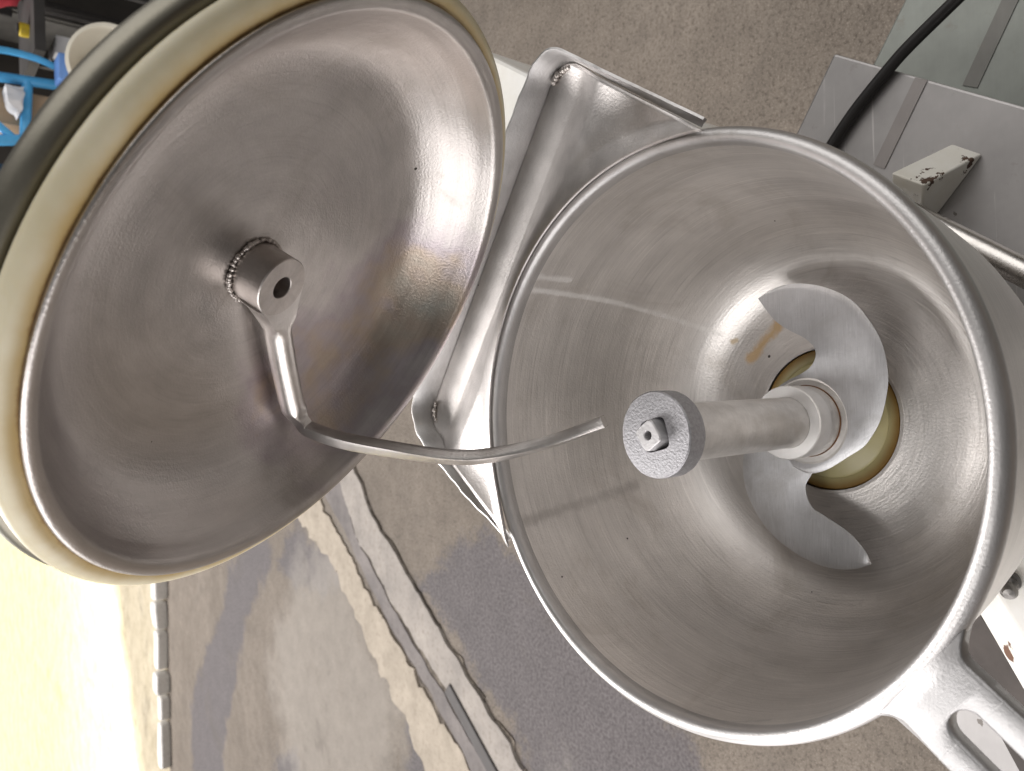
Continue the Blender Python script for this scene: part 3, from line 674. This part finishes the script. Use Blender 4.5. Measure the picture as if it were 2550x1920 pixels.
def weld(name, path, r, mat, parent, sd=1):
    vs, fs = [], []; rnd = random.Random(sd); U_, V_ = 8, 5
    for p in path:
        b = len(vs); rr = r * rnd.uniform(0.55, 1.3); off = Vector((rnd.uniform(-1, 1), rnd.uniform(-1, 1), rnd.uniform(-1, 1))) * r * 0.35
        for j in range(V_ + 1):
            th = math.pi * j / V_
            for i in range(U_):
                ph = 2 * math.pi * i / U_; vs.append(Vector(p) + off + Vector((math.sin(th) * math.cos(ph), math.sin(th) * math.sin(ph), math.cos(th) * 0.8)) * rr)
        for j in range(V_):
            for i in range(U_):
                k = (i + 1) % U_; fs.append((b + j * U_ + i, b + j * U_ + k, b + (j + 1) * U_ + k, b + (j + 1) * U_ + i))
    return mesh(name, vs, fs, mat, parent, angle=180)
M_weld = steel('weld_metal', (0.50, 0.47, 0.45), (0.34, 0.48), grain=0.6)
for sg in (-1, 1):
    c_ = [so * (OUTL - RC + (RC - 0.004) * math.sin(a)) + sa * sg * (WH - RC + (RC - 0.004) * math.cos(a)) + Vector((0, 0, -0.0115)) for a in [0.5 + 0.06 * k for k in range(16)]]
    weld('weld_bead', c_, 0.0024, M_weld, tray, 3 + sg)

# slotted handle: flat bar that grows out of the rim, with a long slot
ha = math.atan2(-0.7916, -0.6111); hd = Vector((math.cos(ha), math.sin(ha), 0)); hs = Vector((-hd.y, hd.x, 0))
def handle():
    N1 = 60; x0, x1 = 0.2040, 0.345; HW = 0.0262
    xs = [x0 + (x1 - x0) * (k / N1) for k in range(N1 + 1)]
    xs = sorted(set(xs + [0.2308 + 0.0006 * k for k in range(20)]))
    def halfw(x):
        w = HW + 0.021 * max(0, 1 - (x - x0) / 0.017) ** 2.2
        if x > x1 - 0.026: w = math.sqrt(max(1e-6, HW ** 2 - (x - (x1 - 0.026)) ** 2))
        return w
    def slot(x):
        r = 0.0092; a, b = 0.2310 + r, 0.330 - r
        if x < a: return math.sqrt(max(0, r * r - (a - x) ** 2)) if x > a - r else 0
        if x > b: return math.sqrt(max(0, r * r - (x - b) ** 2)) if x < b + r else 0
        return r
    obs = []
    prof = [(0, -0.0065), (0, 0.0022), (0.04, 0.0034), (0.12, 0.0040), (0.88, 0.0040), (0.96, 0.0034), (1, 0.0022), (1, -0.0065), (0.85, -0.0085), (0.15, -0.0085)]
    vs, fs = [], []
    m = len(prof)
    for sg in (-1, 1):
        b = len(vs)
        for x in xs:
            lo, hi = slot(x), halfw(x)
            closed = lo <= 0
            for t, z in prof:
                y = lo + (hi - lo) * t
                if closed and t < 0.2: z = 0.0040 if z > -0.002 else -0.0085
                p = hd * x + hs * (sg * y); k = max(0, 1 - (x - x0) / 0.012); k2 = min(1, max(0, abs(y) - HW) / 0.010)
                vs.append((p.x, p.y, z - 0.0030 * k - 0.0030 * k2))
        for i in range(len(xs) - 1):
            for k in range(m):
                k2 = (k + 1) % m; fs.append((b + i * m + k, b + i * m + k2, b + (i + 1) * m + k2, b + (i + 1) * m + k))
        fs.append(tuple(b + k for k in range(m))); fs.append(tuple(b + (len(xs) - 1) * m + k for k in range(m)))
    o = mesh('handle', vs, fs, steel('handle_steel', (0.46, 0.46, 0.47), (0.42, 0.52), 'plain', 0.35, 0.2), bowl, angle=55); return o
handle()

# ================================================================== KNIFE ROTOR
M_knife = steel('ground_knife_steel', (0.60, 0.61, 0.635), (0.40, 0.50), 'plain', 0.25, 0.7, 0.10)
M_cast = steel('satin_sleeve', (0.70, 0.695, 0.69), (0.42, 0.52), 'turned', 0.5, 0.5)
M_face = simple('cast_face', (0.40, 0.395, 0.41), 0.55, 0.22, 420, 0.85, 0.25, 600)
rotor = thing('knife_rotor', 'two-bladed knife rotor with a tall steel sleeve standing in the bowl', 'knife rotor', (0, 0, HZ))
v, f = revolve([(0.0150, 0.000), (0.0150, -0.190), (0.034, -0.190), (0.0372, -0.187), (0.0372, -0.183), (0.0355, -0.1815), (0.0302, -0.1815), (0.0302, -0.1505), (0.0292, -0.1492), (0.0215, -0.1488), (0.0212, -0.1470), (0.0212, 0.000)], 96, True)
mesh('sleeve', v, f, M_cast, rotor, angle=30)
M_col = simple('bright_collar', (0.74, 0.73, 0.72), 0.5, 0.06, 90, 0.6, 0.08, 300)
v, f = revolve([(0.0216, -0.1500), (0.0216, -0.1484), (0.0300, -0.1484), (0.0308, -0.1494), (0.0308, -0.1660), (0.0303, -0.1664), (0.0303, -0.1500)], 96, True); mesh('collar', v, f, M_col, rotor, angle=30)
rust = simple('rust_line', (0.16, 0.075, 0.03), 0.8, 0.4, 200)
v, f = revolve([(0.0300, -0.1816), (0.0310, -0.1816), (0.0310, -0.1808), (0.0300, -0.1806)], 96, True); mesh('rust_ring', v, f, rust, rotor)
v, f = revolve([(0.0001, -0.2148), (0.030, -0.2148), (0.030, -0.1901), (0.0001, -0.1901)], 64); mesh('rotor_foot', v, f, M_cast, rotor)
# cap ring with a rounded square hole for the drive shaft
def rsq(a, h, p=5.0):
    c, s_ = math.cos(a), math.sin(a); k = (abs(c) ** p + abs(s_) ** p) ** (-1 / p); return h * k
CAPZ = 0.0194; rot0 = 0.25; NC = 96; vs, fs = [], []
loops = [(None, 0.0008), (0.0304, 0.0008), (0.0304, 0.0008)]
rings = [('o', 0.0292, 0.0012), ('o', 0.0306, 0.0030), ('o', 0.0306, CAPZ - 0.0010), ('o', 0.0297, CAPZ), ('s', 0.0114, CAPZ), ('s', 0.0111, CAPZ - 0.0006), ('s', 0.0111, 0.0012)]
for kind, r, z in rings:
    for k in range(NC):
        a = 2 * math.pi * k / NC; q = r if kind == 'o' else rsq(a - rot0, r)
        if kind == 'o': q += 0.00025 * nz(math.cos(a) * 6, math.sin(a) * 6, z * 99)
        vs.append((q * math.cos(a), q * math.sin(a), z))
for i in range(len(rings)):
    j = (i + 1) % len(rings)
    for k in range(NC): k2 = (k + 1) % NC; fs.append((i * NC + k, i * NC + k2, j * NC + k2, j * NC + k))
mesh('cap', vs, fs, M_face, rotor, angle=35)
# drive shaft end, squared, with a centre hole
shaft = thing('drive_shaft', 'squared drive shaft end with a centre hole poking through the rotor cap', 'shaft', (0, 0, HZ))
rot1 = 0.62; vs, fs = [], []
rings = [('c', 0.0100, -0.19), ('c', 0.0100, 0.002), ('s', 0.0090, 0.0025), ('s', 0.0090, 0.0258), ('s', 0.0083, 0.0268), ('c', 0.0036, 0.0268), ('c', 0.0031, 0.0260), ('c', 0.0031, 0.012), ('c', 0.0003, 0.011)]
for kind, r, z in rings:
    for k in range(64):
        a = 2 * math.pi * k / 64; q = r if kind == 'c' else rsq(a - rot1, r, 7)
        if kind == 's': q = min(q, r * 1.22)
        vs.append((q * math.cos(a), q * math.sin(a), z))
for i in range(len(rings) - 1):
    for k in range(64): k2 = (k + 1) % 64; fs.append((i * 64 + k, i * 64 + k2, (i + 1) * 64 + k2, (i + 1) * 64 + k))
fs.append(tuple(range(64))); fs.append(tuple(8 * 64 + k for k in range(64)))
mesh('shaft_end', vs, fs, simple('shaft_metal', (0.62, 0.61, 0.615), 0.5, 0.12, 60, 0.6, 0.2, 300), shaft, angle=30)

def resample(pts, n):
    sp = smoothprof(pts, 12); L = [0]
    for a, b in zip(sp, sp[1:]): L.append(L[-1] + (b - a).length)
    out = []; k = 0
    for i in range(n):
        t = L[-1] * i / (n - 1)
        while k < len(L) - 2 and L[k + 1] < t: k += 1
        u = (t - L[k]) / max(1e-9, L[k + 1] - L[k]); out.append(sp[k].lerp(sp[k + 1], min(1, u)))
    return out
def blade(inner, outer, dep, name):
    n, m = 60, 14; I = resample(inner, n); O = resample(outer, n); top, bot = [], []
    for i in range(n):
        s_ = i / (n - 1)
        for j in range(m + 1):
            t = j / m; q = I[i].lerp(O[i], t); d = dep(s_, t)
            p = onz(q[0], q[1], HZ - d) - Vector((0, 0, HZ))
            th = 0.0032 * min(1, 0.12 + 5 * t * (1 if s_ > 0.55 else 1), 0.10 + 3.5 * (1 - t)) * min(1, 0.15 + 8 * s_)
            top.append(p); bot.append(p - Vector((0, 0, max(0.0003, th))))
    vs = top + bot; fs = []; k = m + 1; b = len(top)
    for i in range(n - 1):
        for j in range(m):
            fs.append((i * k + j, (i + 1) * k + j, (i + 1) * k + j + 1, i * k + j + 1)); fs.append((b + i * k + j, b + i * k + j + 1, b + (i + 1) * k + j + 1, b + (i + 1) * k + j))
    for i in range(n - 1):
        for j in (0, m): fs.append((i * k + j, (i + 1) * k + j, b + (i + 1) * k + j, b + i * k + j))
    for i in (0, n - 1):
        for j in range(m): fs.append((i * k + j, i * k + j + 1, b + i * k + j + 1, b + i * k + j))
    return mesh(name, vs, fs, M_knife, rotor, angle=50)
T6 = lambda L: [Vector((*t6(a, b), 0)) for a, b in L]
up_in = T6([(488, 268), (560, 368), (620, 430), (700, 480), (780, 520), (840, 570), (862, 620), (855, 665), (825, 715), (760, 760), (680, 800), (610, 848), (555, 895), (515, 950), (520, 1020), (560, 1120), (640, 1240)])
up_out = T6([(488, 268), (600, 200), (730, 172), (900, 190), (1080, 270), (1200, 400), (1290, 560), (1330, 750), (1320, 900), (1280, 1060), (1220, 1170), (1170, 1232), (1080, 1290), (950, 1370), (870, 1398), (800, 1400), (720, 1360)])
blade(up_in, up_out, lambda s_, t: 0.1800 + 0.004 * max(0, (s_ - 0.45) / 0.55) + 0.0016 * max(0, (t - 0.92) / 0.08) + 0.006 * (1 - t) ** 3 * max(0, min(1, (s_ - 0.40) / 0.2)), 'blade')
T9 = lambda L: [Vector((*t9(a, b), 0)) for a, b in L]
lo_in = T9([(1222, 325), (1190, 255), (1130, 175), (1050, 100), (900, 0), (850, -30), (812, -90), (798, -150), (800, -195), (825, -240), (860, -300), (900, -380), (930, -440)])
lo_out = T9([(1222, 325), (1140, 352), (1060, 360), (1000, 357), (900, 335), (760, 270), (620, 170), (520, 60), (450, -60), (405, -180), (390, -330), (420, -460), (500, -560)])
blade(lo_in, lo_out, lambda s_, t: 0.1900 - 0.003 * max(0, (s_ - 0.55) / 0.45) ** 1.5 - 0.0035 * math.sin(math.pi * t * 0.5) + 0.0014 * max(0, (t - 0.90) / 0.1) * min(1, s_ * 6), 'blade')

# ================================================================== THE LID (tipped open)
Ln = Vector((-0.5209, -0.7317, -0.4396)).normalized(); Lc = Vector((0.0854, 0.1173, 1.1567))
ar = Vector((-0.0837, 0.0868, -0.0452)); ar = (ar - Ln * ar.dot(Ln)).normalized(); as_ = Ln.cross(ar)
lid = thing('bowl_lid', 'domed stainless steel bowl lid tipped open, with yellowed gasket and scraper arm', 'lid', Lc)
lid.rotation_euler = Matrix((ar, as_, Ln)).transposed().to_euler()
LM = Matrix((ar, as_, Ln)); LMt = LM.transposed()
def lidl(p): return LM @ (Vector(p) - Lc)
def lidpx(u, v, w_): # pixel on the plane w = w_ of the lid
    d = ray(u, v); o_ = Lc + Ln * w_; return lidl(EYE + d * ((o_ - EYE).dot(Ln) / d.dot(Ln)))
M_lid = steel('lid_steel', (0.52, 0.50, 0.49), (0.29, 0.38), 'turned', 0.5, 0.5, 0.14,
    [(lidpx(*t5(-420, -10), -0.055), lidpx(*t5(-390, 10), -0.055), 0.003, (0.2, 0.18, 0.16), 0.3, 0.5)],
    reflection_tint=(lidpx(820, 1010, -0.02), lidpx(1060, 760, -0.015), 0.075, 0.60))
dish = smoothprof([(0.1945, -0.0100), (0.1985, -0.0050), (0.2000, -0.0012), (0.1985, 0.0004), (0.1945, 0.0001), (0.1908, -0.0022), (0.1878, -0.0085), (0.1840, -0.0170), (0.1775, -0.0270), (0.1670, -0.0400), (0.1520, -0.0520), (0.1290, -0.0605), (0.1000, -0.0645), (0.0750, -0.0660), (0.0500, -0.0668), (0.0330, -0.0672), (0.0225, -0.0665), (0.0100, -0.0665)], 6)
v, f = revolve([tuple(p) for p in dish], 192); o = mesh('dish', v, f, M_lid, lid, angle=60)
def gasket_mat():
    n = N('yellowed_silicone'); c = n.coord(); r, a, z, _ = n.polar(c)
    k = n.noise(c, 22, 4, 0.6); k2 = n.noise(c, 90, 4, 0.65)
    e = n.rng(n.math('ADD', r, n.math('MULTIPLY', n.math('SUBTRACT', k, 0.5), 0.010)), 0.1985, 0.2105, 1, 0, True)
    col = n.mix(n.rng(k, 0.3, 0.7, 0, 1), (0.58, 0.52, 0.35), (0.66, 0.61, 0.46))
    col = n.mix(n.math('MULTIPLY', e, 0.9), col, (0.47, 0.32, 0.11))
    e2 = n.rng(n.math('ADD', r, n.math('MULTIPLY', n.math('SUBTRACT', k2, 0.5), 0.006)), 0.1990, 0.2015, 0.8, 0, True)
    col = n.mix(e2, col, (0.22, 0.11, 0.035))
    spots = n.rng(n.noise(c, 60, 5, 0.75), 0.66, 0.74, 0, 0.6); col = n.mix(n.math('MULTIPLY', spots, n.rng(e, 0.2, 0.8, 0.25, 1)), col, (0.20, 0.10, 0.03))
    n.link(col, n.b.inputs['Base Color']); n.b.inputs['Roughness'].default_value = 0.42
    n.link(n.bump(n.noise(c, 45, 4, 0.6), 0.12, 0.002), n.b.inputs['Normal'])
    n.b.inputs['Subsurface Weight'].default_value = 0.25; n.b.inputs['Subsurface Radius'].default_value = (0.012, 0.009, 0.005); n.b.inputs['Subsurface Scale'].default_value = 0.5
    return n.m
g = [(0.1935, -0.0045), (0.1990, -0.0032), (0.2050, -0.0030), (0.2098, -0.0050), (0.2122, -0.0090), (0.2120, -0.0130), (0.2095, -0.0160), (0.2050, -0.0172), (0.1935, -0.0172)]
v, f = revolve(smoothprof(g, 4), 160, True); mesh('gasket', v, f, gasket_mat(), lid, angle=60)
M_fl = steel('flange_steel', (0.23, 0.22, 0.185), (0.36, 0.46), 'turned', 0.1, 0.2)
fl = smoothprof([(0.1900, -0.0180), (0.2070, -0.0182), (0.2120, -0.0190), (0.2145, -0.0212), (0.2158, -0.0250), (0.2152, -0.0310), (0.2115, -0.0370), (0.2000, -0.0480), (0.1700, -0.0650), (0.1200, -0.0790), (0.0600, -0.0870), (0.0010, -0.0890)], 5)
v, f = revolve([tuple(p) for p in fl], 160); mesh('outer_shell', v, f, M_fl, lid, angle=50)
# hub with centre hole
M_hub = steel('hub_steel', (0.56, 0.53, 0.515), (0.30, 0.40), 'turned', 0.35, 0.3)
FW = -0.0402; RH = 0.0215
v, f = revolve([(RH, -0.072), (RH, FW - 0.0008), (RH - 0.0007, FW), (0.0083, FW), (0.0079, FW - 0.0006), (0.0079, -0.066), (0.0005, -0.066)], 96)
mesh('hub', v, f, M_hub, lid, angle=30)
weld('weld_bead', [Vector((0.0232 * math.cos(a), 0.0232 * math.sin(a), -0.0650)) for a in [math.radians(3.0 * k) for k in range(120)]], 0.0017, M_weld, lid, 5)
# scraper: round rod out from the hub, bending into a helical wiper bar
RB = 0.1465; RR = 0.0098
path, kind = [], []
for k in range(26): path.append(Vector((0.010 + (0.116 - 0.010) * k / 25, 0, -0.0500 + 0.005 * max(0, (k - 9) / 16) ** 1.5))); kind.append(0)
wip_px = [t4p for t4p in ((769, 1068), (850, 1096), (965, 1117), (1119, 1138), (1234, 1132), (1388, 1094), (1505, 1049))]
def oncyl(u, v, R):
    d = LM @ ray(u, v); o_ = LM @ (EYE - Lc)
    A = d.x ** 2 + d.y ** 2; B = 2 * (o_.x * d.x + o_.y * d.y); C = o_.x ** 2 + o_.y ** 2 - R * R
    t = (-B + math.sqrt(B * B - 4 * A * C)) / (2 * A); return o_ + d * t
wip = [oncyl(u, v, RB - 0.002 * i) for i, (u, v) in enumerate(wip_px)]
mid = [Vector((0.116, 0, -0.045)), Vector((0.127, 0.000, -0.0432)), Vector((0.1360, 0.0002, -0.0400)), Vector((0.1425, 0.0006, -0.0345))] + wip
sm = smoothprof(mid, 12)
for q in sm[1:]: path.append(q); kind.append(1)
n0 = 26; NN = len(path)
def frame(i):
    p = path[i]; d = (path[min(i + 1, NN - 1)] - path[max(i - 1, 0)]).normalized()
    if i < 20: return Vector((0, 1, 0)), Vector((0, 0, 1))
    rad = Vector((p.x, p.y, 0)).normalized(); k = min(1, max(0, (i - 26) / 30))
    b0 = Vector((0, 1, 0)); A = (b0.lerp(Vector((-p.y, p.x, 0)).normalized(), k)); A = (A - d * A.dot(d)).normalized(); B = A.cross(d).normalized()
    if B.dot(Vector((-1, 0, 1))) < 0: B = -B
    return A, B
def sect(i, t):
    k = min(1, max(0, (i - 34) / 26)); k = k * k * (3 - 2 * k); out = []
    for j in range(24):
        a = 2 * math.pi * j / 24; c, s_ = math.cos(a), math.sin(a)
        fl_ = max(0, 1 - (path[i].x - 0.012) / 0.030) if i < 26 else 0; p_ = 2 + 7 * k + 8 * min(1, fl_ * 2.2); q = (abs(c) ** p_ + abs(s_) ** p_) ** (-1 / p_)
        A_ = RR * (1 - k) + 0.0046 * k; B_ = RR * (1 - k) + 0.0066 * k
        x, y = c * q * A_, s_ * q * B_
        if i < 26:
            xr = path[i].x; x *= 1 + 1.0 * fl_ ** 1.6; y *= 1 + 0.3 * fl_
            if xr < 0.0425: y = min(y, -0.050 * -1 - 0.0406 + 0.0)  # flush with the hub face
        out.append((x, y))
    return out
v, f = sweep(path, sect, frame)
ok = mesh('scraper_arm', v, f, steel('scraper_steel', (0.64, 0.62, 0.61), (0.28, 0.40), 'plain', 0.3, 0.2), lid, angle=38)

# white hinge post and arm behind the lid
hin = thing('hinge_post', 'white painted hinge post carrying the open lid behind the pouring lip', 'post', (0, 0, 0))
z_ = HZ - 0.027
w0, w1 = onz(*t2(1185, 462), z_), onz(*t2(1040, 900), z_)
dw = (w1 - w0).normalized(); bk = Vector((-dw.y, dw.x, 0))
if bk.dot(so) < 0: bk = -bk
fr = bk * -0.055
pts = [(w0 + fr).xy, (w0 + dw * 0.30 + fr).xy, (w0 + dw * 0.30 + bk * 0.09).xy, (w0 + bk * 0.09).xy]
o = mesh('post', *prism([tuple(p) for p in pts], 0.02, HZ - 0.027), M_white2, hin, smooth=False); bevel(o, 0.004)
